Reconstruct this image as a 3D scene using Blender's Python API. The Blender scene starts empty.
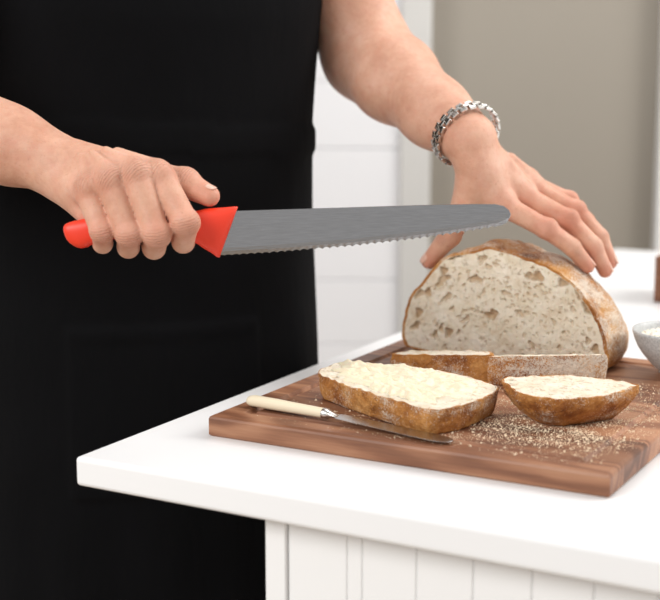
import bpy, math, random
import numpy as np
from mathutils import Vector, noise as mnoise
random.seed(4); rng=np.random.default_rng(7)
V3=lambda *a: np.array(a,dtype=np.float64)

# ------------------------------------------------------------------ helpers
def new_mat(name, color=(.8,.8,.8), rough=.5, metal=0.0, spec=.5, sss=0.0):
    m=bpy.data.materials.new(name); m.use_nodes=True
    b=m.node_tree.nodes['Principled BSDF']
    b.inputs['Base Color'].default_value=(*color,1); b.inputs['Roughness'].default_value=rough
    b.inputs['Metallic'].default_value=metal; b.inputs['Specular IOR Level'].default_value=spec
    if sss:
        b.inputs['Subsurface Weight'].default_value=sss
        b.inputs['Subsurface Radius'].default_value=(1,.35,.2); b.inputs['Subsurface Scale'].default_value=.005
    return m,m.node_tree,b
def N(nt,t,**kw):
    n=nt.nodes.new(t)
    for k,v in kw.items():
        if k in n.inputs: n.inputs[k].default_value=v
        else: setattr(n,k,v)
    return n
def coords(nt,scale=(1,1,1),rot=(0,0,0)):
    tc=N(nt,'ShaderNodeTexCoord'); mp=N(nt,'ShaderNodeMapping')
    mp.inputs['Scale'].default_value=scale; mp.inputs['Rotation'].default_value=rot
    nt.links.new(tc.outputs['Object'],mp.inputs['Vector']); return mp.outputs['Vector']
def noise(nt,vec,scale,detail=4,rough=.55):
    n=N(nt,'ShaderNodeTexNoise'); n.inputs['Scale'].default_value=scale
    n.inputs['Detail'].default_value=detail; n.inputs['Roughness'].default_value=rough
    nt.links.new(vec,n.inputs['Vector']); return n.outputs['Fac']
def math_(nt,op,a,b=None):
    n=N(nt,'ShaderNodeMath',operation=op)
    for i,v in enumerate((a,b)):
        if v is None: continue
        if isinstance(v,(int,float)): n.inputs[i].default_value=v
        else: nt.links.new(v,n.inputs[i])
    return n.outputs[0]
def maprange(nt,v,a,b,c=0.0,d=1.0):
    n=N(nt,'ShaderNodeMapRange'); 
    for k,x in (('From Min',a),('From Max',b),('To Min',c),('To Max',d)): n.inputs[k].default_value=x
    nt.links.new(v,n.inputs['Value']); return n.outputs['Result']
def ramp(nt,fac,stops):
    r=N(nt,'ShaderNodeValToRGB'); e=r.color_ramp.elements
    while len(e)<len(stops): e.new(.5)
    for i,(p,c) in enumerate(stops):
        e[i].position=p; e[i].color=(*c,1) if len(c)==3 else c
    nt.links.new(fac,r.inputs['Fac']); return r.outputs['Color']
def mix(nt,fac,a,b,mode='MIX'):
    m=N(nt,'ShaderNodeMix',data_type='RGBA',blend_type=mode)
    for s,v in ((m.inputs[0],fac),(m.inputs[6],a),(m.inputs[7],b)):
        if isinstance(v,(int,float)): s.default_value=v
        elif isinstance(v,tuple): s.default_value=(*v,1)
        else: nt.links.new(v,s)
    return m.outputs[2]
def bump(nt,b,h,strength=.3,dist=.001,prev=None):
    n=N(nt,'ShaderNodeBump'); n.inputs['Strength'].default_value=strength; n.inputs['Distance'].default_value=dist
    nt.links.new(h,n.inputs['Height'])
    if prev is not None: nt.links.new(prev,n.inputs['Normal'])
    nt.links.new(n.outputs['Normal'],b.inputs['Normal']); return n.outputs['Normal']
def empty(name):
    e=bpy.data.objects.new(name,None); e.empty_display_size=.05; bpy.context.collection.objects.link(e); return e
def mesh_obj(name,verts,faces,mats,parent=None,smooth=True,midx=None):
    me=bpy.data.meshes.new(name); me.from_pydata([tuple(map(float,v)) for v in verts],[],[tuple(int(i) for i in f) for f in faces])
    for m in (mats if isinstance(mats,(list,tuple)) else [mats]): me.materials.append(m)
    me.polygons.foreach_set('use_smooth',[smooth]*len(me.polygons))
    if midx is not None: me.polygons.foreach_set('material_index',list(map(int,midx)))
    me.update(); o=bpy.data.objects.new(name,me); bpy.context.collection.objects.link(o)
    if parent: o.parent=parent
    return o
def point_attr(o,name,vals):
    at=o.data.attributes.new(name,'FLOAT','POINT'); at.data.foreach_set('value',np.asarray(vals,np.float32))
def fix_normals(o):
    import bmesh
    bm=bmesh.new(); bm.from_mesh(o.data); bmesh.ops.recalc_face_normals(bm,faces=bm.faces); bm.to_mesh(o.data); bm.free()
def prism(name,corners,z0,z1,mat,parent=None,bev=0.0,seg=2):
    n=len(corners); v=[(x,y,z0) for x,y in corners]+[(x,y,z1) for x,y in corners]
    f=[tuple(range(n-1,-1,-1)),tuple(range(n,2*n))]+[(i,(i+1)%n,n+(i+1)%n,n+i) for i in range(n)]
    o=mesh_obj(name,v,f,mat,parent,smooth=False); fix_normals(o)
    if bev:
        m=o.modifiers.new('bev','BEVEL'); m.width=bev; m.segments=seg; m.limit_method='ANGLE'
    return o
def box(name,x0,x1,y0,y1,z0,z1,mat,parent=None,bev=0.0):
    return prism(name,[(x0,y0),(x1,y0),(x1,y1),(x0,y1)],z0,z1,mat,parent,bev)
def catmull(P,n,closed=True):
    P=np.array(P,float); m=len(P); out=[]; segs=m if closed else m-1
    for i in range(segs):
        if closed: p0,p1,p2,p3=P[(i-1)%m],P[i],P[(i+1)%m],P[(i+2)%m]
        else: p0,p1,p2,p3=P[max(i-1,0)],P[i],P[i+1],P[min(i+2,m-1)]
        for t in np.linspace(0,1,24,endpoint=False):
            out.append(.5*((2*p1)+(-p0+p2)*t+(2*p0-5*p1+4*p2-p3)*t*t+(-p0+3*p1-3*p2+p3)*t**3))
    if closed: out.append(out[0])
    else: out.append(P[-1])
    out=np.array(out); d=np.r_[0,np.cumsum(np.linalg.norm(np.diff(out,axis=0),axis=1))]
    s=np.linspace(0,d[-1],n,endpoint=not closed)
    return np.stack([np.interp(s,d,out[:,k]) for k in range(P.shape[1])],1)

# ------------------------------------------------------------------ implicit surface toolkit
def smin(a,b,k):
    if k<=0: return np.minimum(a,b)
    h=np.clip(.5+.5*(b-a)/k,0,1); return b+(a-b)*h-k*h*(1-h)
class Field:
    def __init__(s,lo,hi,h):
        s.lo=np.array(lo,float); s.h=h; s.n=np.ceil((np.array(hi)-s.lo)/h).astype(int)+1
        s.F=np.full(s.n,.04,np.float32)
        s.ax=[(s.lo[i]+h*np.arange(s.n[i])).astype(np.float32) for i in range(3)]
    def win(s,lo,hi):
        a=np.clip(np.floor((lo-s.lo)/s.h).astype(int),0,s.n); b=np.clip(np.ceil((hi-s.lo)/s.h).astype(int)+1,0,s.n)
        sl=tuple(slice(a[i],b[i]) for i in range(3))
        X=s.ax[0][sl[0]][:,None,None];Y=s.ax[1][sl[1]][None,:,None];Z=s.ax[2][sl[2]][None,None,:]
        return sl,X,Y,Z
    def merge(s,sl,d,k): s.F[sl]=smin(s.F[sl],d.astype(np.float32),k)
    def chain(s,pts,rad,kin=.004,kout=.0015,sub=False):
        pts=np.array(pts,float); rad=np.array(rad,float); m=rad.max()+max(kin,kout)+4*s.h
        sl,X,Y,Z=s.win(pts.min(0)-m,pts.max(0)+m); D=None
        for i in range(len(pts)-1):
            a,b=pts[i],pts[i+1]; ab=b-a; L=float(ab@ab)
            t=np.clip(((X-a[0])*ab[0]+(Y-a[1])*ab[1]+(Z-a[2])*ab[2])/L,0,1)
            d=np.sqrt((X-a[0]-t*ab[0])**2+(Y-a[1]-t*ab[1])**2+(Z-a[2]-t*ab[2])**2)-(rad[i]+t*(rad[i+1]-rad[i]))
            D=d if D is None else smin(D,d,kin)
        if sub: s.F[sl]=-smin(-s.F[sl],D.astype(np.float32),kout)
        else: s.merge(sl,D,kout)
    def ell(s,c,r,R=None,k=.005,sub=False):
        c=np.array(c,float); r=np.array(r,float); R=np.eye(3) if R is None else np.array(R)
        m=r.max()+k+4*s.h; sl,X,Y,Z=s.win(c-m,c+m)
        q=[(R[i][0]*(X-c[0])+R[i][1]*(Y-c[1])+R[i][2]*(Z-c[2])) for i in range(3)]
        k0=np.sqrt(sum((q[i]/r[i])**2 for i in range(3))); k1=np.sqrt(sum((q[i]/r[i]**2)**2 for i in range(3)))+1e-6
        d=k0*(k0-1)/k1
        if sub: s.F[sl]=-smin(-s.F[sl],d.astype(np.float32),k)
        else: s.merge(sl,d,k)
    def mesh(s,name,mat,parent=None,redpts=None,redr=.012,smooth_it=0,joints=None):
        F=s.F; S=F<0; nx,ny,nz=F.shape
        cnt=np.zeros((nx-1,ny-1,nz-1),np.uint8)
        for i in (0,1):
            for j in (0,1):
                for k in (0,1): cnt+=S[i:nx-1+i,j:ny-1+j,k:nz-1+k]
        act=(cnt>0)&(cnt<8); idx=np.full(act.shape,-1,np.int64); c=np.argwhere(act); idx[act]=np.arange(len(c))
        acc=np.zeros((len(c),3)); num=np.zeros(len(c))
        for a0 in [(0,0,0),(1,0,0),(0,1,0),(0,0,1),(1,1,0),(1,0,1),(0,1,1)]:
            for ax in range(3):
                if a0[ax]: continue
                b0=list(a0); b0[ax]=1
                fa=F[c[:,0]+a0[0],c[:,1]+a0[1],c[:,2]+a0[2]]; fb=F[c[:,0]+b0[0],c[:,1]+b0[1],c[:,2]+b0[2]]
                mk=(fa<0)!=(fb<0); t=np.where(mk,fa/np.where(mk,fa-fb,1),0)
                p=np.array(a0,float)[None,:].repeat(len(c),0); p[:,ax]+=t
                acc+=p*mk[:,None]; num+=mk
        P=(c+acc/num[:,None])*s.h+s.lo
        fs=[]
        ch=S[:-1,1:-1,1:-1]!=S[1:,1:-1,1:-1]; a=np.argwhere(ch); i,j,k=a[:,0],a[:,1]+1,a[:,2]+1
        q=np.stack([idx[i,j-1,k-1],idx[i,j,k-1],idx[i,j,k],idx[i,j-1,k]],1); ins=S[i,j,k]; q[~ins]=q[~ins][:,::-1]; fs.append(q)
        ch=S[1:-1,:-1,1:-1]!=S[1:-1,1:,1:-1]; a=np.argwhere(ch); i,j,k=a[:,0]+1,a[:,1],a[:,2]+1
        q=np.stack([idx[i-1,j,k-1],idx[i-1,j,k],idx[i,j,k],idx[i,j,k-1]],1); ins=S[i,j,k]; q[~ins]=q[~ins][:,::-1]; fs.append(q)
        ch=S[1:-1,1:-1,:-1]!=S[1:-1,1:-1,1:]; a=np.argwhere(ch); i,j,k=a[:,0]+1,a[:,1]+1,a[:,2]
        q=np.stack([idx[i-1,j-1,k],idx[i,j-1,k],idx[i,j,k],idx[i-1,j,k]],1); ins=S[i,j,k]; q[~ins]=q[~ins][:,::-1]; fs.append(q)
        f=np.concatenate(fs)
        for _ in range(smooth_it):
            A_=np.zeros_like(P); w=np.zeros(len(P))
            for u in range(4):
                np.add.at(A_,f[:,u],P[f[:,(u+1)%4]]+P[f[:,(u+3)%4]]); np.add.at(w,f[:,u],2)
            P=.5*P+.5*A_/np.maximum(w,1)[:,None]
        me=bpy.data.meshes.new(name); me.vertices.add(len(P)); me.vertices.foreach_set('co',P.ravel())
        me.loops.add(f.size); me.loops.foreach_set('vertex_index',f.ravel().astype(np.int32))
        me.polygons.add(len(f)); me.polygons.foreach_set('loop_start',np.arange(0,f.size,4,dtype=np.int32))
        me.polygons.foreach_set('loop_total',np.full(len(f),4,np.int32)); me.update(calc_edges=True); me.validate()
        me.polygons.foreach_set('use_smooth',np.ones(len(me.polygons),bool)); me.materials.append(mat)
        if redpts is not None:
            r=np.zeros(len(P))
            for p in redpts: r=np.maximum(r,np.exp(-np.sum((P-np.array(p))**2,1)/(2*redr**2)))
            at=me.attributes.new('flush','FLOAT','POINT'); at.data.foreach_set('value',r.astype(np.float32))
        if joints is not None:
            jm=np.zeros(len(P)); jc=np.zeros(len(P))
            for (p,d,n,rad) in joints:
                p=np.array(p);d=np.array(d)/np.linalg.norm(d);n=np.array(n,float);n=n-d*(n@d);n/=np.linalg.norm(n)
                q=P-p; u=q@d; mk=np.exp(-(u/(rad*.62))**2)*np.exp(-(np.linalg.norm(q-u[:,None]*d,axis=1)/(rad*1.35))**6)*np.clip((q@n)/(rad*.8),0,1)
                t=mk>jm; jm[t]=mk[t]; jc[t]=u[t]*1000
            at=me.attributes.new('crease_mask','FLOAT','POINT'); at.data.foreach_set('value',jm.astype(np.float32))
            at=me.attributes.new('crease_u','FLOAT','POINT'); at.data.foreach_set('value',jc.astype(np.float32))
        o=bpy.data.objects.new(name,me); bpy.context.collection.objects.link(o)
        if parent: o.parent=parent
        return o

# ------------------------------------------------------------------ materials
def wall_paint(name,col,rough=.7):
    m,nt,b=new_mat(name,col,rough); v=coords(nt)
    c=mix(nt,noise(nt,v,3,3),tuple(x*.97 for x in col),tuple(min(1,x*1.02) for x in col)); nt.links.new(c,b.inputs['Base Color'])
    bump(nt,b,noise(nt,v,350,2),.08,.0004); return m
M_white=wall_paint('white_paint',(.84,.84,.84),.55)
M_counter=wall_paint('white_counter_laminate',(.83,.83,.835),.38)
M_taupe=wall_paint('taupe_paint',(.300,.270,.228),.8)
M_trim=wall_paint('trim_paint_shaded',(.56,.55,.53),.6)  # off-white casing, slight shadow already put into the base colour
M_ship=wall_paint('shiplap_paint',(.76,.76,.78),.6)
def skin_mat():
    m,nt,b=new_mat('skin',(.7,.45,.36),.54,0,.38,.2); v=coords(nt)
    base=ramp(nt,noise(nt,v,24,6,.66),[(.28,(.50,.24,.155)),(.50,(.62,.345,.24)),(.72,(.70,.425,.315))])
    at=N(nt,'ShaderNodeAttribute',attribute_name='flush')
    c=mix(nt,math_(nt,'MULTIPLY',at.outputs['Fac'],.7),base,(.56,.185,.12))
    mot=maprange(nt,noise(nt,v,95,3,.6),.45,.7); c=mix(nt,math_(nt,'MULTIPLY',mot,.28),c,(.56,.23,.16))
    fr=ramp(nt,noise(nt,v,380,2),[(.64,(0,0,0)),(.73,(1,1,1))]); c=mix(nt,math_(nt,'MULTIPLY',fr,.28),c,(.38,.17,.09))
    mk=N(nt,'ShaderNodeAttribute',attribute_name='crease_mask'); cu=N(nt,'ShaderNodeAttribute',attribute_name='crease_u')
    wob=math_(nt,'MULTIPLY',noise(nt,v,260,2),5.0)
    sn=math_(nt,'SINE',math_(nt,'ADD',math_(nt,'MULTIPLY',cu.outputs['Fac'],2.9),wob))
    line=math_(nt,'MULTIPLY',maprange(nt,sn,.35,1.0),mk.outputs['Fac'])
    c=mix(nt,math_(nt,'MULTIPLY',line,.40),c,(.40,.15,.09))
    nt.links.new(c,b.inputs['Base Color'])
    n0=bump(nt,b,math_(nt,'MULTIPLY',line,-1.0),.9,.0010)
    vo=N(nt,'ShaderNodeTexVoronoi',feature='DISTANCE_TO_EDGE'); vo.inputs['Scale'].default_value=560; nt.links.new(v,vo.inputs['Vector'])
    n1=bump(nt,b,vo.outputs['Distance'],.45,.0006,n0); n2=bump(nt,b,noise(nt,coords(nt,(1,1,1)),150,5,.66),.42,.0014,n1); return m
M_skin=skin_mat()
M_nail,_,_=new_mat('nail',(.68,.40,.31),.32,0,.5,.1)
def cloth(name,c1,c2,rough=.9,sc=900):
    m,nt,b=new_mat(name,c1,rough,0,.08); v=coords(nt)
    nt.links.new(mix(nt,noise(nt,v,8,4),c1,c2),b.inputs['Base Color']); 
    n=bump(nt,b,noise(nt,v,sc,2),.3,.0005); bump(nt,b,noise(nt,coords(nt,(1,1,.35)),14,4),.45,.012,n); return m
M_apron=cloth('black_apron_cloth',(.0024,.0024,.0027),(.0046,.0046,.0055))
M_shirt=cloth('white_shirt_cloth',(.78,.78,.78),(.84,.84,.84))
M_trous=cloth('black_trouser_cloth',(.003,.003,.0035),(.005,.005,.006))
M_hair,_,_=new_mat('hair',(.12,.065,.035),.45)
M_shoe,_,_=new_mat('shoe_leather',(.02,.02,.02),.35)
def steel(name,col,rough,st):
    m,nt,b=new_mat(name,col,rough,1.0); v=coords(nt,st)
    nz=noise(nt,v,60,4); nt.links.new(mix(nt,nz,tuple(x*.75 for x in col),tuple(min(1,x*1.2) for x in col)),b.inputs['Base Color'])
    bump(nt,b,nz,.2,.0004); return m
M_steel=steel('brushed_steel',(.36,.36,.37),.24,(.6,26,26))
M_chain=steel('polished_steel',(.62,.60,.57),.18,(1,1,1))
M_red,nt_,b_=new_mat('red_handle_plastic',(.78,.040,.012),.45)
bump(nt_,b_,noise(nt_,coords(nt_),600,2),.15,.0003)
M_cream,_,_=new_mat('cream_handle',(.80,.70,.52),.3)
def crumb_mat():
    m,nt,b=new_mat('bread_crumb',(.8,.7,.55),.9,0,.1,.10)
    tc=N(nt,'ShaderNodeTexCoord'); wn=N(nt,'ShaderNodeTexNoise'); wn.inputs['Scale'].default_value=90; nt.links.new(tc.outputs['Object'],wn.inputs['Vector'])
    ds=N(nt,'ShaderNodeVectorMath',operation='SCALE'); ds.inputs['Scale'].default_value=.014; nt.links.new(wn.outputs['Color'],ds.inputs[0])
    ad=N(nt,'ShaderNodeVectorMath',operation='ADD'); nt.links.new(tc.outputs['Object'],ad.inputs[0]); nt.links.new(ds.outputs[0],ad.inputs[1]); v=ad.outputs[0]
    base=ramp(nt,noise(nt,v,60,6,.7),[(.28,(.60,.48,.34)),(.45,(.70,.61,.48)),(.68,(.79,.72,.61))])
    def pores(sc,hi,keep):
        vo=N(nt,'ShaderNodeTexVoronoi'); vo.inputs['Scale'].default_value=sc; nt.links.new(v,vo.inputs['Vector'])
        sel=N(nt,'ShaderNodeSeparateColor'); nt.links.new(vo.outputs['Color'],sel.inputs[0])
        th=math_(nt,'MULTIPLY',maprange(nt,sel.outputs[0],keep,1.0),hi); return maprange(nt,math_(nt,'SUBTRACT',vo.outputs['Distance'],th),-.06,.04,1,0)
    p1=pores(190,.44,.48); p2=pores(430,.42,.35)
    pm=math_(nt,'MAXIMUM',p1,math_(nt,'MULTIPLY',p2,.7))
    c=mix(nt,math_(nt,'MULTIPLY',pm,.45),base,(.50,.34,.19))  # browner pores, with the shade inside them mixed into the colour
    dp=N(nt,'ShaderNodeAttribute',attribute_name='pore_depth'); c=mix(nt,math_(nt,'MULTIPLY',dp.outputs['Fac'],.75),c,(.40,.235,.11))  # deeper holes get more of this painted-in shade
    nt.links.new(c,b.inputs['Base Color'])
    n=bump(nt,b,math_(nt,'MULTIPLY',pm,-1.0),.8,.0014); bump(nt,b,noise(nt,v,330,5,.7),.4,.0010,n); return m
M_crumb=crumb_mat()
def crust_mat(name,flour=.5,dark=1.0):
    m,nt,b=new_mat(name,(.4,.2,.08),.78,0,.18); v=coords(nt)
    sc=lambda c: tuple(x*dark for x in c)
    base=ramp(nt,noise(nt,v,26,9,.72),[(.28,sc((.11,.035,.011))),(.40,sc((.29,.100,.025))),(.50,sc((.48,.205,.055))),(.60,sc((.61,.31,.105))),(.76,sc((.70,.44,.20)))])
    dust=noise(nt,v,640,3,.85); patch=noise(nt,coords(nt,(1,1.2,2.2)),24,5,.6)
    a=math_(nt,'ADD',math_(nt,'MULTIPLY',dust,1.3),patch)
    f=math_(nt,'MULTIPLY',maprange(nt,a,1.30-flour*.3,1.50-flour*.3),.82)
    c=mix(nt,f,base,(.76,.69,.59))
    nt.links.new(c,b.inputs['Base Color'])
    n=bump(nt,b,noise(nt,v,300,4,.75),.8,.0016); bump(nt,b,noise(nt,v,75,6,.65),.8,.0035,n); return m
M_crust=crust_mat('bread_crust_floured',.80); M_crust2=crust_mat('bread_crust_golden',.36,1.0)
def wood_mat():
    m,nt,b=new_mat('acacia_board',(.3,.15,.08),.45,0,.4)
    tc=N(nt,'ShaderNodeTexCoord'); sp=N(nt,'ShaderNodeSeparateXYZ'); nt.links.new(tc.outputs['Object'],sp.inputs[0])
    fl=math_(nt,'FLOOR',math_(nt,'MULTIPLY',math_(nt,'ADD',sp.outputs['Y'],.030),1/.062))
    wn=N(nt,'ShaderNodeTexWhiteNoise',noise_dimensions='1D'); nt.links.new(fl,wn.inputs['W'])
    mp=N(nt,'ShaderNodeMapping'); mp.inputs['Scale'].default_value=(.85,4.0,4.0); nt.links.new(tc.outputs['Object'],mp.inputs['Vector'])
    ad=N(nt,'ShaderNodeVectorMath',operation='ADD'); nt.links.new(mp.outputs[0],ad.inputs[0])
    sc=N(nt,'ShaderNodeVectorMath',operation='SCALE'); sc.inputs['Scale'].default_value=9; nt.links.new(wn.outputs['Color'],sc.inputs[0]); nt.links.new(sc.outputs[0],ad.inputs[1])
    g0=noise(nt,ad.outputs[0],3.2,2,.45); rings=maprange(nt,math_(nt,'SINE',math_(nt,'MULTIPLY',g0,75.0)),-1,1)
    mp2=N(nt,'ShaderNodeMapping'); mp2.inputs['Scale'].default_value=(3,60,60); nt.links.new(tc.outputs['Object'],mp2.inputs['Vector'])
    fib=noise(nt,mp2.outputs[0],9,6,.65); big=noise(nt,ad.outputs[0],2.2,3,.5)
    grain=mix(nt,.35,mix(nt,.60,rings,fib),big)
    c1=ramp(nt,grain,[(.24,(.105,.042,.022)),(.42,(.205,.088,.046)),(.58,(.31,.150,.083)),(.80,(.43,.245,.145))])
    c2=ramp(nt,wn.outputs['Value'],[(0,(.62,.54,.50)),(.5,(.95,.9,.87)),(1,(1.3,1.25,1.2))])
    c=mix(nt,1.0,c1,c2,'MULTIPLY'); nt.links.new(c,b.inputs['Base Color']); bump(nt,b,grain,.15,.0006)
    return m
M_wood=wood_mat()
M_butter,nt_,b_=new_mat('butter',(.80,.71,.53),.38,0,.5,.2); bump(nt_,b_,noise(nt_,coords(nt_),190,4),.7,.002)
M_stone,nt_,b_=new_mat('stoneware_grey',(.42,.43,.43),.4)
nt_.links.new(ramp(nt_,noise(nt_,coords(nt_),500,2),[(.4,(.55,.555,.55)),(.7,(.38,.39,.39))]),b_.inputs['Base Color'])
M_flake,_,_=new_mat('salt_flakes',(.86,.82,.74),.5,0,.5,.2)
M_floor,nt_,b_=new_mat('floor_wood',(.4,.3,.2),.5)
nt_.links.new(ramp(nt_,noise(nt_,coords(nt_,(1,12,1)),3,6),[(.3,(.34,.25,.17)),(.7,(.5,.39,.28))]),b_.inputs['Base Color'])
M_box,nt_,b_=new_mat('dark_wood',(.2,.08,.04),.5)
nt_.links.new(ramp(nt_,noise(nt_,coords(nt_,(1,1,9)),12,5),[(.3,(.13,.045,.02)),(.7,(.30,.12,.05))]),b_.inputs['Base Color'])

# ------------------------------------------------------------------ room
box('floor',-3.2,3.4,-1.5,2.86,-.06,0,M_floor)
wl=empty('wall_back')
box('plaster_left',-3.2,.142,2.72,2.86,0,2.6,M_ship,wl)
box('plaster_right',.142,3.4,2.78,2.86,0,2.6,M_taupe,wl)
z=0.0
while z<2.55:
    box('shiplap_board',-3.2,.137,2.70,2.7215,z+.0005,min(z+.1295,2.6),M_ship,wl,.0014); z+=.130
box('trim_1',.137,.196,2.69,2.80,0,2.6,M_trim,None,.003)
tw=box('trim_2',.655,.74,2.74,2.782,0,2.6,M_white,None,.003)

# ------------------------------------------------------------------ kitchen island
A=V3(.8746,-.4848); B=V3(.4848,.8746); C=V3(-.2025,1.0535)
def isl(k,l): p=C+A*k+B*l; return (p[0],p[1])
ki=empty('kitchen_island')
prism('countertop',[isl(0,0),isl(1.0,0),isl(1.0,1.40),isl(0,1.40)],.876,.900,M_counter,ki,.0035,3)
k0=.166
prism('carcass',[isl(k0+.004,.024),isl(.97,.024),isl(.97,1.37),isl(k0+.004,1.37)],0,.8758,M_white,ki)
prism('corner_post',[isl(k0,.0175),isl(k0+.0175,.0175),isl(k0+.0175,.032),isl(k0,.032)],0,.8756,M_white,ki,.001)
k=k0+.018
ws=[.050,.0125]+[.0435]*18
for w in ws:
    if k+w>.97: break
    prism('beadboard_plank',[isl(k+.0001,.021),isl(k+w-.0001,.021),isl(k+w-.0001,.031),isl(k+.0001,.031)],0,.8754,M_white,ki,.0012,2); k+=w
l=.036
while l<1.33:
    prism('side_plank',[isl(k0-.004,l),isl(k0+.005,l),isl(k0+.005,l+.0427),isl(k0-.004,l+.0427)],0,.8754,M_white,ki,.0018,2); l+=.0435

# ------------------------------------------------------------------ cutting board
BL=V3(-.1013,1.1146); ZB=.918; BW,BD,BT=.345,.392,.018
cb=empty('cutting_board'); ang=math.atan2(-.4848,.8746)
gk=[0,.0008,.003,.021,.0220,.0235,.0275,.0290,.030]
def gl(L): return sorted(set(gk+[L-x for x in gk]+list(np.linspace(.04,L-.04,8))))
xs,ys=gl(BW),gl(BD)
def bz(x,y):
    m=min(x,BW-x,y,BD-y)
    return np.interp(m,gk,[-.003,-.0012,0,0,-.0012,-.0026,-.0026,-.0012,0])
vv=[(x,y,BT+bz(x,y)) for y in ys for x in xs]; nx=len(xs); ff=[(j*nx+i,j*nx+i+1,(j+1)*nx+i+1,(j+1)*nx+i) for j in range(len(ys)-1) for i in range(nx-1)]
per=[i for i in range(nx)]+[j*nx+nx-1 for j in range(1,len(ys))]+[(len(ys)-1)*nx+i for i in range(nx-2,-1,-1)]+[j*nx for j in range(len(ys)-2,0,-1)]
b0=len(vv)
for p in per: vv.append((vv[p][0],vv[p][1],.0015))
for i in range(len(per)):
    j=(i+1)%len(per); ff.append((per[j],per[i],b0+i,b0+j))
b1=len(vv)
for p in per:
    x,y=vv[p][0],vv[p][1]; vv.append((min(max(x,.0015),BW-.0015),min(max(y,.0015),BD-.0015),0))
for i in range(len(per)):
    j=(i+1)%len(per); ff.append((b0+j,b0+i,b1+i,b1+j))
ff.append(tuple(range(b1,b1+len(per)))[::-1])
o=mesh_obj('board_body',vv,ff,M_wood,cb,False); fix_normals(o)
cb.location=(BL[0],BL[1],.900); cb.rotation_euler=(0,0,ang)

# ------------------------------------------------------------------ bread
def nz(p,s): return mnoise.noise(Vector((p[0]*s,p[1]*s,p[2]*s)))
def hole_disp(P2,holes):
    d=np.zeros(len(P2))
    for (cx,cy,rx,ry,th,dep) in holes:
        x=P2[:,0]-cx;y=P2[:,1]-cy; a=np.arctan2(y,x); u=(x*math.cos(th)+y*math.sin(th))/rx; v=(-x*math.sin(th)+y*math.cos(th))/ry
        r=np.sqrt(u*u+v*v)*(1+.2*np.sin(3*a+th*9)); d=np.maximum(d,dep*np.clip((1.1-r)/.35,0,1)*(.7+.3*np.clip(1-r,0,1)))
    return d
def gen_holes(lo,hi,n,rmin,rmax,dk=1.3,pw=3.2,arc=None):
    H=[]
    for _ in range(n):
        r=rmin+(rmax-rmin)*random.random()**pw; x,y=random.uniform(lo[0],hi[0]),random.uniform(lo[1],hi[1])
        th=random.uniform(-.5,.5)
        if arc is not None: th+=math.atan2(-(x-arc[0])*.9,(y-arc[1])+.03)*.8
        H.append((x,y,r*random.uniform(1.0,2.2),r,th,min(r*dk,.0055)))
    return H
# main loaf
LO=V3(.0766,1.378); LA=V3(.85,-.527); LB=V3(.527,.85)
prof0=np.array([(6,2),(-1,9),(-3,20),(-1,34),(5,53),(20,75),(41,94),(60,102),(80,108),(96,110),(122,108),(152,99),(178,83),(199,62),(213,39),(218,20),(214,6),(204,1),(150,0),(100,0),(50,0)],float)/1000
cen=V3(.110,.045)
def loafpt(s,h,d): return (LO[0]+LA[0]*s+LB[0]*d, LO[1]+LA[1]*s+LB[1]*d, ZB+.0006+h)
loaf=empty('sourdough_loaf'); D=.138
def make_prof(n): return catmull(prof0,n)[::-1]
def surf(s,h,d,q):
    p=loafpt(s,h,d); a=nz(p,28)*.0035+nz(p,90)*.0016+abs(nz(p,60))*.0012
    up=min(1,h/.02)
    ear=.0045*math.exp(-((s-.088-.25*d)/.010)**2)-.0035*math.exp(-((s-.110-.25*d)/.012)**2)
    ridge=ear*up*(h>.06)*min(1,d/.003+.2)
    vec=V3(q[0]-cen[0],q[1]-cen[1]); vec/=np.linalg.norm(vec); w=a*up+ridge
    return s+vec[0]*w,max(h+vec[1]*w,0)
prof=make_prof(520); n=len(prof)
ds=np.concatenate([[0,.0015],np.linspace(.004,D*.9,48),D*(1-.1*np.linspace(1,0,14)[1:]**1.8)]); verts=[]
for d in ds:
    sc=(max(1-(d/D)**2.6,0))**.45*(1+.025*math.sin(min(d/D*2.2,1)*math.pi*.5)) 
    for q in prof:
        s=cen[0]+(q[0]-cen[0])*sc; h=(q[1])*(sc**.9 if sc>0 else 0)
        if q[1]<.012: h=q[1]*sc
        s,h=surf(s,h,d,q); verts.append(loafpt(s,h,d))
faces=[]
for r in range(len(ds)-1):
    for i in range(n): faces.append((r*n+i,r*n+(i+1)%n,(r+1)*n+(i+1)%n,(r+1)*n+i))
o=mesh_obj('crust',verts,faces,M_crust,loaf); fix_normals(o)
prof=np.array([surf(q[0],q[1],0,q) for q in make_prof(820)]); n=len(prof)
rings=np.concatenate([[1.0,.988],np.linspace(.978,.0,230)])
holes=gen_holes((0,.006),(.218,.108),190,.0006,.0015,1.6,1.5,cen)+gen_holes((.01,.014),(.212,.106),95,.0013,.0046,1.2,2.4,cen)
P2=np.array([[cen[0]+(q[0]-cen[0])*r, cen[1]+(q[1]-cen[1])*r] for r in rings for q in prof])
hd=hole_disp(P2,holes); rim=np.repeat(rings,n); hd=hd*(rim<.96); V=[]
for (s,h),dd,r in zip(P2,hd,rim):
    p=loafpt(s,h,0); bulge=.0012*nz(p,45)+.0005*nz(p,220)
    V.append(loafpt(s,h,(-.0004-.003*(1-r**2)+bulge+dd)*(0 if r>.99 else 1)))
F=[];mi=[]
for r in range(len(rings)-1):
    for i in range(n):
        F.append((r*n+i,(r+1)*n+i,(r+1)*n+(i+1)%n,r*n+(i+1)%n)); mi.append(1 if rings[r+1]>.964 else 0)
o=mesh_obj('crumb_face',V,F,[M_crumb,M_crust2],loaf,midx=mi); point_attr(o,'pore_depth',np.clip(hd/.0045,0,1)); fix_normals(o)

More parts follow.
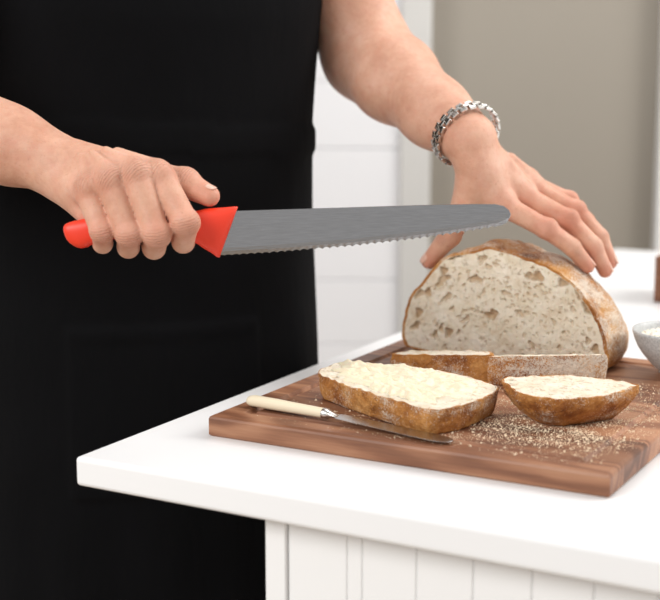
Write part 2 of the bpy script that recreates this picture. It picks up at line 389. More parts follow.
def slab(name,outline,z0,z1,inset,bul=.003,crust=M_crust2,nh=60,tilt=None,rimw=.003,hmax=.0035,rough=.0022):
    e=empty(name); out=catmull(outline,360); c=out.mean(0)
    area=.5*np.sum(out[:,0]*np.roll(out[:,1],-1)-np.roll(out[:,0],-1)*out[:,1])
    if area<0: out=out[::-1]
    R=np.linalg.norm(out-c,axis=1).mean(); n=len(out); V=[];F=[]
    T=np.linspace(0,1,18)
    def top(x,y): return (z1 if tilt is None else z1+tilt[0]*(x-c[0])+tilt[1]*(y-c[1]))
    for t in T:
        off=-inset*(1-t)**1.4+bul*math.sin(math.pi*t)
        for q in out:
            dv=(q-c)/np.linalg.norm(q-c); p=q+dv*off; zt=top(*q)
            w=nz((p[0],p[1],t*.02),45)*rough+nz((p[0],p[1],t*.02),130)*rough*.6+nz((p[0],p[1],t*.02),300)*rough*.3
            V.append((p[0]+dv[0]*w,p[1]+dv[1]*w,z0+(zt-z0)*t))
    for r in range(len(T)-1):
        for i in range(n): F.append((r*n+i,r*n+(i+1)%n,(r+1)*n+(i+1)%n,(r+1)*n+i))
    F.append(tuple(range(n))[::-1])
    o=mesh_obj('crust_side',V,F,crust,e)
    last=np.array(V[-n:])[:,:2]
    rings=np.concatenate([[1.0],np.linspace(.985,0,90)])
    P2=np.array([c+(q-c)*r for r in rings for q in last]); hs=gen_holes(out.min(0),out.max(0),nh,.0006,hmax)
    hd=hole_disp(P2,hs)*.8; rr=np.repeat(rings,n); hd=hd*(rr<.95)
    V=[(p[0],p[1],top(*p)+(0 if r==1 else (.0003-h+.0014*nz((p[0],p[1],0),110)))) for p,h,r in zip(P2,hd,rr)]
    F=[];mi=[]
    for r in range(len(rings)-1):
        for i in range(n):
            F.append((r*n+i,r*n+(i+1)%n,(r+1)*n+(i+1)%n,(r+1)*n+i)); mi.append(1 if (1-rings[r+1])*R<rimw else 0)
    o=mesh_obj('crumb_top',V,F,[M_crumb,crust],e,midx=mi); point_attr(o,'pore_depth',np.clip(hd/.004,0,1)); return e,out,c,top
z0=ZB+.0006
# thick slices slumped against the foot of the loaf, crust edges towards the room
slab('bread_slice',[(.058,1.248),(.064,1.272),(.083,1.286),(.118,1.278),(.142,1.264),(.150,1.246),(.146,1.224),(.118,1.226),(.09,1.236)],z0,.9410,.004,.0012,M_crust2,30,(.02,-.13))
slab('bread_slice.001',[(.137,1.250),(.152,1.268),(.200,1.246),(.240,1.224),(.249,1.210),(.230,1.202),(.182,1.208),(.145,1.222)],z0,.9435,.003,.0015,M_crust,30,(.02,-.20))
e,outB,cB,topB=slab('buttered_bread_slice',[(-.001,1.204),(.012,1.221),(.024,1.219),(.040,1.210),(.062,1.207),(.088,1.190),(.118,1.163),(.1375,1.132),(.1395,1.114),(.130,1.094),(.106,1.062),(.084,1.0475),(.072,1.052),(.050,1.078),(.026,1.110),(.002,1.148),(-.010,1.176)],z0,.9400,.005,.0006,M_crust2,110,None,.0016,.003,.0016)
slab('bread_end_piece',[(.1435,1.118),(.151,1.128),(.170,1.131),(.1945,1.136),(.228,1.124),(.2530,1.106),(.2500,1.097),(.2300,1.076),(.2090,1.063),(.1834,1.0575),(.162,1.066),(.147,1.090)],z0,.9465,.022,.003,M_crust2,60,(0,.02),.002,.003,.0025)
# butter spread
bt=[cB+(q-cB)*.83+V3(.000,.004) for q in outB]; n=len(bt); cc=np.mean(bt,axis=0); V=[];F=[]
rg=np.linspace(1,0,80)
for r in rg:
    for q in bt:
        wob=1+.20*nz((q[0],q[1],.3),60)+.12*nz((q[0],q[1],.9),160); p=cc+(np.array(q)-cc)*r*wob
        u_=(p[0]*.8-p[1]*.6); w_=(p[0]*.6+p[1]*.8)
        hgt=(-.001 if r==1 else .0004+.0034*min(1,(1-r)*7)*(.6+1.1*nz((u_,w_*3,.5),45)+.8*nz((u_,w_*2.2,.1),130)))
        V.append((p[0],p[1],.9408+hgt))
for r in range(len(rg)-1):
    for i in range(n): F.append((r*n+i,r*n+(i+1)%n,(r+1)*n+(i+1)%n,(r+1)*n+i))
mesh_obj('butter',V,F,M_butter,e)
# crumbs
V=[];F=[]
for i in range(16000):
    a=random.triangular(.08,.343,.29); b=random.triangular(.006,.30,.09)
    if random.random()<.10: a=random.uniform(.03,.34); b=random.uniform(.01,.2)
    if mnoise.noise(Vector((a*40,b*40,0)))+random.random()*.9<.22: continue
    m=min(a,b,BW-a); zz=ZB+(np.interp(m,gk,[-.003,-.0012,0,0,-.0012,-.0026,-.0026,-.0012,0]) if m<.03 else 0)
    p=BL+A*a+B*b; u=random.random(); r=random.uniform(.00018,.00048) if u<.95 else random.uniform(.0006,.0012)
    k=len(V); th=random.random()*6.28
    for j in range(3): V.append((p[0]+r*math.cos(th+j*2.09)*1.3,p[1]+r*math.sin(th+j*2.09),zz+.00002))
    V.append((p[0]+r*.2,p[1],zz+r*1.3)); F+= [(k,k+1,k+3),(k+1,k+2,k+3),(k+2,k,k+3),(k+2,k+1,k)]
mc,_,_=new_mat('crumbs',(.80,.66,.48),.8)
mesh_obj('bread_crumbs',V,F,mc,None,False)

# ------------------------------------------------------------------ butter knife
def loft(name,secs,mat,parent,m=28,p=2.4,cap=True):
    V=[];F=[]
    for c,u,v in secs:
        for i in range(m):
            t=2*math.pi*i/m; cx,sx=math.cos(t),math.sin(t)
            V.append(np.array(c)+np.array(u)*math.copysign(abs(cx)**(2/p),cx)+np.array(v)*math.copysign(abs(sx)**(2/p),sx))
    for r in range(len(secs)-1):
        for i in range(m): F.append((r*m+i,r*m+(i+1)%m,(r+1)*m+(i+1)%m,(r+1)*m+i))
    if cap: F.append(tuple(range(m))); F.append(tuple(range((len(secs)-1)*m,len(secs)*m)))
    o=mesh_obj(name,V,F,mat,parent); fix_normals(o)
    es=o.modifiers.new('es','EDGE_SPLIT'); es.split_angle=math.radians(50); return o
bk=empty('butter_knife')
K0=V3(-.0693,1.1449,.9235);K1=V3(-.0041,1.0972,.9240);K2=V3(.0947,1.0247,.9205)
du=(K1-K0); Lh=np.linalg.norm(du); du/=Lh; nv=V3(-du[1],du[0],0); nv/=np.linalg.norm(nv); up=V3(0,0,1)
sec=[(K0+du*t,nv*w,up*h) for t,w,h in [(0,.0030,.0022),(.0012,.0052,.0038),(.005,.0064,.0047),(.03,.0062,.0047),(.06,.0054,.0042),(Lh-.001,.0050,.0040)]]
loft('handle',sec,M_cream,bk)
d2=(K2-K1); L2=np.linalg.norm(d2); d2/=L2; nv2=V3(-d2[1],d2[0],0); nv2/=np.linalg.norm(nv2)
loft('bolster',[(K1-du*.001,nv*.0053,up*.0043),(K1+d2*.003,nv2*.0053,up*.0043),(K1+d2*.005,nv2*.0035,up*.003),(K1+d2*.013,nv2*.004,up*.0012)],M_chain,bk)
V=[];F=[];L=[(.010,.0035),(.016,.0070),(.03,.0078),(.06,.0084),(.09,.0092),(.105,.0090),(.114,.0075),(L2-.003,.0048),(L2-.0005,.002)]
for t,w in L:
    c=K1+d2*t; V+= [c-nv2*w+up*.0001, c+nv2*w*.8+up*.0007, c-nv2*w-up*.0001, c+nv2*w*.8-up*.0007]
for i in range(len(L)-1):
    a=4*i;b=a+4; F+=[(a,a+1,b+1,b),(a+2,b+2,b+3,a+3),(a,b,b+2,a+2),(a+1,a+3,b+3,b+1)]
F+=[(0,2,3,1),(len(V)-4,len(V)-3,len(V)-1,len(V)-2)]
o=mesh_obj('blade',V,F,steel('table_knife_steel',(.50,.49,.48),.22,(1,1,1)),bk,False); fix_normals(o)

# ------------------------------------------------------------------ bread knife
kn=empty('bread_knife')
def kx(px): return (px-330)*.822e-3
def ky(x): return 1.120+(x+.085)*.0427
top=np.array([(-.0900,1.0875),(-.0765,1.0885),(.0,1.0905),(.074,1.0925),(.120,1.0932),(.1357,1.0930),(.1430,1.0915),(.1475,1.0880),(.1490,1.0845)])
bot=np.array([(-.0930,1.0515),(-.05,1.0535),(.016,1.0583),(.070,1.0640),(.110,1.0695),(.1390,1.0742),(.1455,1.0775),(.1482,1.0815),(.1490,1.0843)])
xs=np.linspace(-.092,.1489,640); zt=np.interp(xs,top[:,0],top[:,1]); zb=np.interp(xs,bot[:,0],bot[:,1])
pitch=.0062; ph=(xs/pitch)%1; amp=np.interp(xs,[-.092,-.06,.0,.137,.141],[.0005,.0010,.0014,.0015,0])
zb2=zb+amp*(1-(2*np.abs(ph-.5))**1.8)*1.0
V=[];F=[];rows=[0,.35,.75,.93,1.0]; th=[.0011,.0012,.0010,.0007,.0001]; nr=len(rows)
for i,x in enumerate(xs):
    hgt=zt[i]-zb[i]
    for sgn in (-1,1):
        for r,t in zip(rows,th):
            zz=zt[i]-hgt*r if r<1 else min(zb2[i],zt[i]-.0001)
            if r==.93: zz=max(zt[i]-hgt*.75-.001 if hgt<.008 else zb[i]+.0035, zb2[i]+.0002); zz=min(zz,zt[i])
            if r==.75 and hgt>.012: zz=zb[i]+.0065
            V.append((x,ky(x)+sgn*t,zz))
s2=2*nr
for i in range(len(xs)-1):
    a=i*s2;b=a+s2
    for j in range(nr-1):
        F.append((a+j,b+j,b+j+1,a+j+1)); F.append((a+nr+j,a+nr+j+1,b+nr+j+1,b+nr+j))
    F.append((a,a+nr,b+nr,b)); F.append((a+nr-1,b+nr-1,b+2*nr-1,a+2*nr-1))
o=mesh_obj('blade',V,F,M_steel,kn,False); fix_normals(o)
S=[((66,227),(68,235)),((67,223),(72,241)),((73,220),(81,246)),((82,218),(89,245)),((92,216),(96,242)),((120,213),(120,237)),((170,211),(170,238)),((195,210),(194,241)),((208,207.5),(204,247)),((224,206.5),(212,252)),((236,205.5),(217,256)),((238.5,206),(219.5,256.5))]
T=[.003,.006,.008,.009,.0095,.0100,.0100,.0100,.0095,.0085,.0065,.0045]
secs=[]
for (t,b),w in zip(S,T):
    pt=V3(kx(t[0]),0,1.071+(231-t[1])*.83e-3); pb=V3(kx(b[0]),0,1.071+(231-b[1])*.83e-3); c=(pt+pb)/2; c[1]=ky(c[0])
    secs.append((c,V3(0,w,0),(pt-pb)/2))
P6=np.array([np.concatenate([c,u,v]) for c,u,v in secs]); P6=catmull(P6,48,closed=False)
loft('handle',[(q[:3],q[3:6],q[6:9]) for q in P6],M_red,kn,32,2.6)

# ------------------------------------------------------------------ bowl with salt
bw=empty('small_bowl'); bc=V3(.3335,1.269)
pr=[(0,0),(.020,0),(.022,.001),(.023,.003),(.031,.010),(.042,.024),(.0475,.037),(.0485,.0412),(.0472,.0420),(.0455,.0400),(.040,.026),(.029,.012),(.015,.007),(0,.006)]
pc=catmull(pr,70,closed=False); m=72;V=[];F=[]
for r,zq in pc:
    for i in range(m): V.append((bc[0]+max(r,.00005)*math.cos(6.2832*i/m),bc[1]+max(r,.00005)*math.sin(6.2832*i/m),ZB+.0003+zq))
for a in range(len(pc)-1):
    for i in range(m): F.append((a*m+i,a*m+(i+1)%m,(a+1)*m+(i+1)%m,(a+1)*m+i))
o=mesh_obj('bowl_body',V,F,M_stone,bw); fix_normals(o)
V=[];F=[]
for i in range(480):
    r=.041*math.sqrt(random.random()); t=random.random()*6.283; x=bc[0]+r*math.cos(t);y=bc[1]+r*math.sin(t); zc=ZB+.0335+.006*(1-(r/.041)**2)+random.uniform(-.002,.002)
    u=Vector((random.gauss(0,1),random.gauss(0,1),random.gauss(0,1))).normalized(); w=u.orthogonal().normalized(); q=u.cross(w); s=random.uniform(.0012,.003)
    k=len(V); c=Vector((x,y,zc))
    for e1,e2 in ((1,1),(-1,1),(-1,-1),(1,-1)): V.append(c+w*e1*s+q*e2*s*.7+u*.0003)
    for e1,e2 in ((1,1),(-1,1),(-1,-1),(1,-1)): V.append(c+w*e1*s+q*e2*s*.7-u*.0003)
    F+=[(k,k+1,k+2,k+3),(k+7,k+6,k+5,k+4)]+[(k+j,k+4+j,k+4+(j+1)%4,k+(j+1)%4) for j in range(4)]
r0=len(V)
for i in range(48): V.append((bc[0]+.0415*math.cos(6.2832*i/48),bc[1]+.0415*math.sin(6.2832*i/48),ZB+.031))
V.append((bc[0],bc[1],ZB+.038)); F+=[(r0+i,r0+(i+1)%48,r0+48) for i in range(48)]
mesh_obj('salt_flakes',V,F,M_flake,bw,False)
# wooden box at the back of the island
wb=empty('wooden_box')
bx=V3(.420,1.76)
def bxp(a,b): q=bx+A*a+B*b; return (q[0],q[1])
prism('box_base',[bxp(0,0),bxp(.16,0),bxp(.16,.1),bxp(0,.1)],.9004,.9100,M_box,wb,.001)
for nm,(a0,a1,b0_,b1_) in {'box_front':(0,.16,0,.008),'box_rear':(0,.16,.092,.1),'box_end_left':(0,.008,.008,.092),'box_end_right':(.152,.16,.008,.092)}.items():
    prism(nm,[bxp(a0,b0_),bxp(a1,b0_),bxp(a1,b1_),bxp(a0,b1_)],.9100,.960,M_box,wb,.001)

# ------------------------------------------------------------------ woman
wo=empty('woman')
WC=V3(-.192,1.435); WX=V3(.94,.342); WY=V3(-.342,.94)
def bp(x,y,z): q=WC+WX*x+WY*y; return (q[0],q[1],z)
# --- right arm and hand gripping the knife
HR=.0015
f=Field((-.47,1.075,1.035),(-.085,1.43,1.44),HR)
rW=V3(-.231,1.162,1.122); rE=V3(-.407,1.235,1.188); rS=V3(*bp(-.165,.0,1.41))
f.chain([rS,rE],[.050,.040],.02,.02)
f.chain([rE,rE+(rW-rE)*.35,rE+(rW-rE)*.75,rW],[.040,.0395,.0300,.0245],.02,.03)
f.chain([rE+(rW-rE)*.5+V3(0,0,.004),rW+V3(.0,0.004,.0075)],[.028,.0180],.01,.012)
f.chain([rW+V3(-.016,-.006,.016),rW+V3(-.008,-.006,.014)],[.009,.008],.004,.014)   # ulna head
car_i=V3(-.211,1.155,1.127);car_p=V3(-.220,1.158,1.111)
MC={'i':(-.138,1.116,1.116),'m':(-.156,1.107,1.1185),'r':(-.177,1.106,1.1135),'p':(-.1965,1.112,1.1055)}
tt={'i':0,'m':.33,'r':.66,'p':1}
for kk,rr in (('i',.0128),('m',.0128),('r',.0122),('p',.0112)):
    st=car_i*(1-tt[kk])+car_p*tt[kk]; f.chain([st,MC[kk]],[.0165,rr-.001],.01,.009)
f.chain([rW+V3(0,0,-.004),(-.196,1.128,1.087)],[.020,.0135],.01,.012)     # hypothenar
f.chain([(-.205,1.165,1.116),(-.149,1.142,1.110)],[.019,.0145],.01,.012)   # thenar
g=Field((-.47,1.075,1.035),(-.085,1.43,1.44),HR)
RF={'i':[(-.150,1.128,1.117),MC['i'],(-.1155,1.0965,1.0810),(-.120,1.117,1.0635),(-.127,1.136,1.072)],
    'm':[(-.165,1.124,1.118),MC['m'],(-.1385,1.0935,1.0720),(-.144,1.1165,1.0585),(-.150,1.136,1.068)],
    'r':[(-.185,1.124,1.112),MC['r'],(-.1610,1.0950,1.0718),(-.165,1.1165,1.0590),(-.170,1.134,1.069)],
    'p':[(-.203,1.126,1.105),MC['p'],(-.1830,1.099,1.0737),(-.186,1.117,1.0620),(-.190,1.132,1.069)]}
RR={'i':[.0125,.0122,.0106,.0092,.0080],'m':[.0125,.0122,.0108,.0092,.0082],'r':[.012,.0117,.0102,.0088,.0080],'p':[.011,.0107,.0092,.0080,.0072]}
for kk in 'imrp': g.chain(RF[kk],RR[kk],.0030,.0003)
for kk in 'imrp':
    p=V3(*RF[kk][2]); rr=RR[kk][2]; g.chain([p+V3(-.001,-.0014,.0012),p+V3(.001,-.0014,.0012)],[rr*.99,rr*.99],.002,.003)
TH=[(-.185,1.158,1.115),(-.150,1.143,1.1150),(-.120,1.130,1.1105),(-.0985,1.121,1.1005)]
g.chain(TH,[.015,.0138,.0118,.0088],.005,.001)
g.chain([V3(*TH[2])+V3(0,-.001,.001),V3(*TH[2])+V3(.002,-.001,.001)],[.0118,.0118],.002,.003)
f.F=smin(f.F,g.F,.0035); del g
for kk in 'imrp':   # knuckle heads + extensor tendons
    p=V3(*MC[kk]); f.chain([p+V3(0,-.004,.0054),p+V3(.001,-.0045,.0049)],[.0088,.0088],.002,.0045)
    f.chain([p+V3(0,-.002,.0112),(p*.5+car_i*.5)+V3(0,-.004,.0158)],[.0030,.0026],.002,.005)
red=[MC[k] for k in 'imrp']+[RF[k][2] for k in 'imrp']+[TH[3],TH[2]]
def fj(ch,rad,dors,ids):
    out=[]
    for i in ids:
        a,b,c=map(lambda q:V3(*q),(ch[i-1],ch[i],ch[i+1])); d=(b-a)/np.linalg.norm(b-a)+(c-b)/np.linalg.norm(c-b); out.append((b,d,dors,rad[i]))
    return out
J=[]
for kk in 'imrp': J+=fj(RF[kk],RR[kk],(0,-1,.3),[2])+[(V3(*MC[kk]),V3(*RF[kk][2])-V3(*MC[kk])+V3(0,0,.03),(0,-.5,1),.013)]
J+=fj(TH,[.015,.0138,.0118,.0088],(0,-.5,1),[2])
f.mesh('right_arm_and_hand',M_skin,wo,red,.009,1,J); del f
# --- left arm and hand resting on the loaf
lo_=( -.09,1.28,.985); hi_=(.305,1.57,1.45)
f=Field(lo_,hi_,.0016)
lW=V3(.132,1.33,1.1335); lE=V3(.040,1.50,1.215); lS=V3(*bp(.170,.0,1.43))
f.chain([lS,lE],[.052,.043],.02,.02)
f.chain([lE,lE+(lW-lE)*.3,lE+(lW-lE)*.7,lW],[.043,.0425,.0320,.0245],.02,.03)
f.chain([lE+(lW-lE)*.5+V3(.004,.002,.002),lW+V3(.0075,.004,.003)],[.028,.0195],.01,.012)
LM={'i':(.168,1.325,1.0714),'m':(.1895,1.343,1.0785),'r':(.200,1.362,1.0850),'p':(.198,1.380,1.089)}
for kk,rr,st in (('i',.0125,(.141,1.325,1.117)),('m',.0127,(.145,1.333,1.121)),('r',.0120,(.147,1.342,1.121)),('p',.0112,(.145,1.350,1.117))):
    f.chain([st,LM[kk]],[.0160,rr-.001],.01,.010)
f.chain([(.1386,1.325,1.108),(.134,1.331,1.076)],[.0175,.0140],.01,.012)
f.chain([(.150,1.33,1.10),(.155,1.332,1.080)],[.0130,.0105],.01,.012)
g=Field(lo_,hi_,.0016)
LF={'i':[(.155,1.326,1.086),LM['i'],(.2080,1.313,1.0500),(.2330,1.315,1.0325),(.2505,1.324,1.0125)],
    'm':[(.175,1.342,1.092),LM['m'],(.2318,1.335,1.0565),(.2581,1.335,1.0306),(.2710,1.340,1.0055)],
    'r':[(.185,1.358,1.098),LM['r'],(.2434,1.358,1.0631),(.2680,1.355,1.0370),(.2785,1.352,1.0120)],
    'p':[(.185,1.372,1.100),LM['p'],(.2400,1.382,1.0708),(.2590,1.378,1.0508),(.2690,1.370,1.0339)]}
LR={'i':[.0120,.0110,.0094,.0085,.0071],'m':[.0120,.0113,.0096,.0086,.0072],'r':[.0115,.0108,.0091,.0082,.0069],'p':[.0105,.0100,.0083,.0075,.0064]}
for kk in 'imrp':
    g.chain(LF[kk],LR[kk],.0030,.0003)
    p=V3(*LF[kk][2]); rr=LR[kk][2]; g.chain([p+V3(-.0015,-.0004,.0013),p+V3(.0015,-.0004,.0013)],[rr*1.04,rr*1.04],.002,.003)
LT=[(.137,1.327,1.095),(.131,1.333,1.0709),(.1194,1.360,1.0380),(.1000,1.377,1.0095)]
g.chain(LT,[.0150,.0125,.0110,.0080],.005,.001)
f.F=smin(f.F,g.F,.0042); del g
for kk in 'imrp':
    p=V3(*LM[kk]); f.chain([p+V3(.002,-.002,.0052),p+V3(.003,-.002,.0047)],[.0088,.0088],.002,.005)
    f.chain([p+V3(.001,-.002,.0114),(p*.5+V3(.143,1.335,1.119)*.5)+V3(.0075,-.0055,.0134)],[.0032,.0028],.002,.005)
red=[LM[k] for k in 'imrp']+[LF[k][2] for k in 'imrp']+[LF[k][4] for k in 'imrp']+[LT[3]]
J=[]
for kk in 'imrp': J+=fj(LF[kk],LR[kk],(.3,-.2,1),[2,3])
J+=fj(LT,[.0150,.0125,.0110,.0080],(-.5,-.6,.6),[2])
f.mesh('left_arm_and_hand',M_skin,wo,red,.009,1,J); del f
# nails
def nail(name,tip,prev,dors,r,w=.0052,l=.0055):
    tip=Vector(tip);prev=Vector(prev); d=(tip-prev).normalized(); n=Vector(dors); n=(n-d*n.dot(d)).normalized(); s=d.cross(n)
    V=[];F=[];m=10
    for j in range(m+1):
        for i in range(m+1):
            u=(i/m-.5)*2;v=(j/m-.5)*2; uu=u*math.sqrt(1-.35*v*v); vv=v*math.sqrt(1-.35*u*u)
            ang=uu*w/r; V.append(tip+d*(vv*l-.0015)+n*(math.cos(ang)*(r+.0002)-(abs(vv)**3)*.0003)+s*math.sin(ang)*(r+.0002))
    F=[(j*(m+1)+i,j*(m+1)+i+1,(j+1)*(m+1)+i+1,(j+1)*(m+1)+i) for j in range(m) for i in range(m)]
    o=mesh_obj(name,V,F,M_nail,wo); so=o.modifiers.new('s','SOLIDIFY'); so.thickness=.0006; so.offset=0
for kk,q in (('i',(.2,-.25,1)),('m',(.6,-.2,1)),('r',(.7,-.1,1)),('p',(.6,0,1))): nail('nail_left_'+kk,LF[kk][4],LF[kk][3],q,LR[kk][4])
nail('nail_left_thumb',LT[3],LT[2],(-.3,-.6,.8),.0082)
nail('nail_right_thumb',TH[3],TH[2],(.1,-.2,1),.0088,.0048,.0050)
# bracelet watch
br=empty('bracelet'); br.parent=wo
ax=Vector(lE-lW).normalized(); cc=Vector(lW)+ax*.010+Vector((.004,.002,.0015))
side=Vector((1,.35,.45)); side=(side-ax*side.dot(ax)).normalized(); oth=ax.cross(side).normalized()
V=[];F=[]
def add_box(c,a,b,d,ha,hb,hd):
    k=len(V)
    for sa in (-1,1):
        for sb in (-1,1):
            for sd in (-1,1): V.append(c+a*ha*sa+b*hb*sb+d*hd*sd)
    F.extend([(k,k+1,k+3,k+2),(k+4,k+6,k+7,k+5),(k,k+4,k+5,k+1),(k+2,k+3,k+7,k+6),(k,k+2,k+6,k+4),(k+1,k+5,k+7,k+3)])
nl=22
for i in range(nl):
    t=6.2832*i/nl; p=cc+side*math.cos(t)*.0335+oth*math.sin(t)*.0305; rad=(side*math.cos(t)+oth*math.sin(t)).normalized(); tan=ax.cross(rad)
    add_box(p+rad*.0004,tan,rad,ax,.0034,.0018,.0019)
    for sg in (-1,1): add_box(p+ax*.0046*sg+tan*.0045,tan,rad,ax,.0036,.0015,.0017)
    add_box(p+tan*.0045-rad*.0008,tan,rad,ax,.0016,.0007,.0040)
o=mesh_obj('bracelet_links',V,F,M_chain,br,False); fix_normals(o); bb=o.modifiers.new('b','BEVEL'); bb.width=.0008; bb.segments=3

# --- torso, apron, clothes (torso frame)
def torso_field(lo,hi,h,grow,zlo,zhi,ycut=None,fold=0.0,apron=False):
    f=Field(lo,hi,h); X=f.ax[0][:,None,None]-WC[0]; Y=f.ax[1][None,:,None]-WC[1]; Z=f.ax[2][None,None,:]
    lx=X*WX[0]+Y*WX[1]; ly=X*WY[0]+Y*WY[1]
    zk=[0,.4,.6,.8,.92,1.05,1.15,1.25,1.33,1.40,1.45,1.48]
    rx=np.interp(Z,zk,[.20,.196,.190,.180,.177,.173,.174,.180,.190,.172,.11,.06])+grow
    ry=np.interp(Z,zk,[.13,.130,.128,.128,.126,.115,.112,.118,.112,.09,.07,.055])+grow
    th=np.arctan2(ly/.12,lx/.18)
    w=1+fold*np.clip((1.1-Z)/.5,0,1)*(.5*np.sin(th*9+Z*3)+.5*np.sin(th*14-Z*2+1))
    if apron: w=w+.05*np.exp(-((Z-1.27)/.07)**2)*np.clip(-np.sin(th),0,1)
    k0=np.sqrt((lx/(rx*w))**2+(ly/(ry*w))**2); d=(k0-1)*np.minimum(rx,ry)
    if apron:
        pocket=(np.abs(lx+.01)<.095)&(np.abs(Z-.87)<.085)&(ly<0); band=(np.abs(Z-1.135+.05*lx)<.014)
        d=d-.0028*pocket-.0022*band-.0018*((np.abs(Z-.948)<.006)&(np.abs(lx+.01)<.095)&(ly<0))
    d=np.maximum(d,np.maximum(zlo-Z,Z-zhi))
    if ycut is not None: d=np.maximum(d,ly-ycut)
    f.F=d.astype(np.float32); return f
f=torso_field((-.44,1.22,.40),(.06,1.64,1.42),.0045,.006,.44,1.375,.05,.018,True)
f.mesh('apron',M_apron,wo,smooth_it=1); del f
f=torso_field((-.50,1.20,.80),(.12,1.66,1.52),.0055,-.004,.90,1.475)
f.chain([bp(-.12,0,1.41),bp(-.165,0,1.41),rE+(rS-rE)*.34],[.05,.060,.058],.02,.03)
f.chain([bp(.12,0,1.42),lS,lE+(lS-lE)*.62],[.05,.060,.057],.02,.03)
f.mesh('shirt',M_shirt,wo,smooth_it=2); del f
for sx in (-1,1):
    pts=[bp(.095*sx,-.11,1.37),bp(.085*sx,-.085,1.425),bp(.07*sx,-.03,1.468),bp(.055*sx,.03,1.478)]
    loft('apron_strap',[(q,V3(WX[0],WX[1],0)*.014,V3(0,-.001,.003)) for q in catmull(pts,20,closed=False)],M_apron,wo,12)
f=Field((-.46,1.24,.02),(.08,1.64,.96),.007)
f.ell(bp(0,0,.88),(.165,.115,.10),[[WX[0],WX[1],0],[WY[0],WY[1],0],[0,0,1]],.03)
for sx in (-1,1): f.chain([bp(.085*sx,0,.84),bp(.09*sx,-.01,.48),bp(.095*sx,.02,.09)],[.090,.062,.048],.02,.03)
f.mesh('trousers',M_trous,wo,smooth_it=2); del f
f=Field((-.46,1.15,.0),(.08,1.64,.14),.0045)
for sx in (-1,1):
    f.chain([bp(.095*sx,.045,.036),bp(.10*sx,-.06,.034),bp(.105*sx,-.14,.026)],[.034,.038,.025],.02,.01); f.chain([bp(.095*sx,.03,.05),bp(.095*sx,.02,.11)],[.038,.04],.01,.02)
f.F=np.maximum(f.F,(.002-f.ax[2])[None,None,:].astype(np.float32)); f.mesh('shoes',M_shoe,wo,smooth_it=1); del f
# head looking down towards the loaf
hc=V3(*bp(.01,-.035,1.635)); Rz=np.array([[WX[0],WX[1],0],[WY[0],WY[1],0],[0,0,1]]); tl=math.radians(22); Rt=np.array([[1,0,0],[0,math.cos(tl),-math.sin(tl)],[0,math.sin(tl),math.cos(tl)]]); RH=Rt@Rz
def hp(x,y,z): return hc+RH.T@V3(x,y,z)
f=Field((hc[0]-.15,hc[1]-.17,1.42),(hc[0]+.15,hc[1]+.17,1.79),.0032)
f.chain([bp(0,.01,1.43),hp(0,.035,-.06)],[.060,.052],.01,.02)
f.ell(hp(0,.01,.03),(.074,.093,.088),RH,.02); f.ell(hp(0,-.03,-.04),(.056,.058,.070),RH,.03); f.ell(hp(0,-.052,-.088),(.022,.02,.018),RH,.025)
f.chain([hp(0,-.083,.015),hp(0,-.103,-.022)],[.008,.011],.004,.012); f.chain([hp(-.012,-.092,-.026),hp(.012,-.092,-.026)],[.008,.008],.004,.008)
for sx in (-1,1):
    f.ell(hp(.030*sx,-.086,.012),(.017,.012,.012),RH,.008,True); f.ell(hp(.032*sx,-.075,.028),(.024,.014,.006),RH,.012); f.ell(hp(.038*sx,-.06,-.022),(.024,.02,.02),RH,.02)
    f.ell(hp(.077*sx,.012,-.005),(.007,.017,.030),RH,.006)
f.ell(hp(0,-.086,-.055),(.024,.008,.0055),RH,.004); f.ell(hp(0,-.084,-.066),(.020,.009,.006),RH,.004); f.chain([hp(-.022,-.096,-.0605),hp(.022,-.096,-.0605)],[.0015,.0015],.001,.002,True)
f.mesh('head_and_neck',M_skin,wo,[hp(0,-.09,-.06),hp(.05,-.07,-.03),hp(-.05,-.07,-.03)],.014,1); del f
me_,_,_=new_mat('eye_white',(.85,.85,.83),.2); mi_,_,_=new_mat('iris',(.10,.16,.18),.15); mb_,_,_=new_mat('brow',(.10,.05,.03),.7)
def ball(name,c,r,mat):
    bpy.ops.mesh.primitive_uv_sphere_add(segments=24,ring_count=16,radius=1,location=tuple(c)); o=bpy.context.object; o.name=name; o.scale=r; o.data.materials.append(mat); bpy.ops.object.shade_smooth(); o.parent=wo
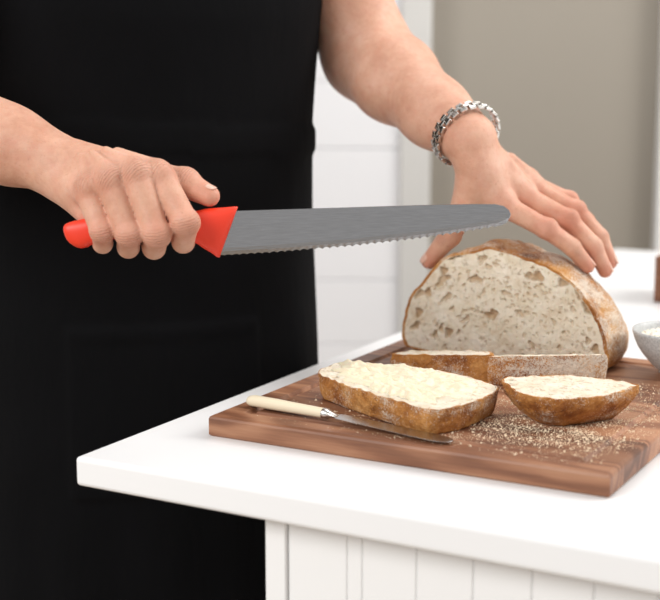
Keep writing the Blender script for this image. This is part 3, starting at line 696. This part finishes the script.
for sx in (-1,1):
    ball('eye',hp(.030*sx,-.073,.012),(.0125,)*3,me_); ball('iris',hp(.030*sx,-.0815,.010),(.0052,)*3,mi_)
    loft('eyebrow',[(hp((.016+.008*t)*sx,-.094+.0020*t*t,.030+.0018*t-.0006*t*t),V3(0,.002,0),V3(0,0,.0028*(1-.15*t))) for t in range(5)],mb_,wo,8)
f=Field(hc-.15,hc+.16,.004)
f.ell(hp(0,.022,.040),(.083,.098,.093),RH,.02); f.ell(hp(0,.095,.03),(.045,.035,.045),RH,.01); f.ell(hp(0,.055,-.03),(.070,.055,.07),RH,.02)
f.ell(hp(0,-.085,-.04),(.068,.078,.105),RH,.012,True)
f.mesh('hair',M_hair,wo,smooth_it=1); del f

# ------------------------------------------------------------------ lights, world, camera
w=bpy.data.worlds.new('world'); bpy.context.scene.world=w; w.use_nodes=True
bg=w.node_tree.nodes['Background']; bg.inputs['Color'].default_value=(1,.99,.975,1); bg.inputs['Strength'].default_value=.66
def area(name,loc,tgt,sx,sy,power,col=(1,1,1)):
    l=bpy.data.lights.new(name,'AREA'); l.shape='RECTANGLE'; l.size=sx; l.size_y=sy; l.energy=power; l.color=col
    o=bpy.data.objects.new(name,l); bpy.context.collection.objects.link(o); o.location=loc; o.rotation_euler=(Vector(tgt)-Vector(loc)).to_track_quat('-Z','Y').to_euler(); return o
area('window_light_right',(2.0,1.5,2.2),(.1,1.2,1.0),1.3,1.3,44,(1,.98,.95))
area('window_light_left',(-1.5,-.3,2.3),(0,1.2,1.0),1.3,1.2,44,(1,.99,.975))
area('back_fill_light',(.6,2.0,2.7),(.3,2.0,0),1.2,1.0,13,(1,.98,.96))  # added fill that brightens the back wall, not an actual fitting
cam=bpy.data.cameras.new('camera'); co=bpy.data.objects.new('camera',cam); bpy.context.collection.objects.link(co)
co.location=(0,0,1.21); co.rotation_euler=(math.radians(90-9.9),0,0); cam.sensor_width=36; cam.lens=75.05
cam.dof.use_dof=True; cam.dof.focus_distance=1.18; cam.dof.aperture_fstop=5.6
bpy.context.scene.camera=co
bpy.context.scene.view_settings.view_transform='Standard'
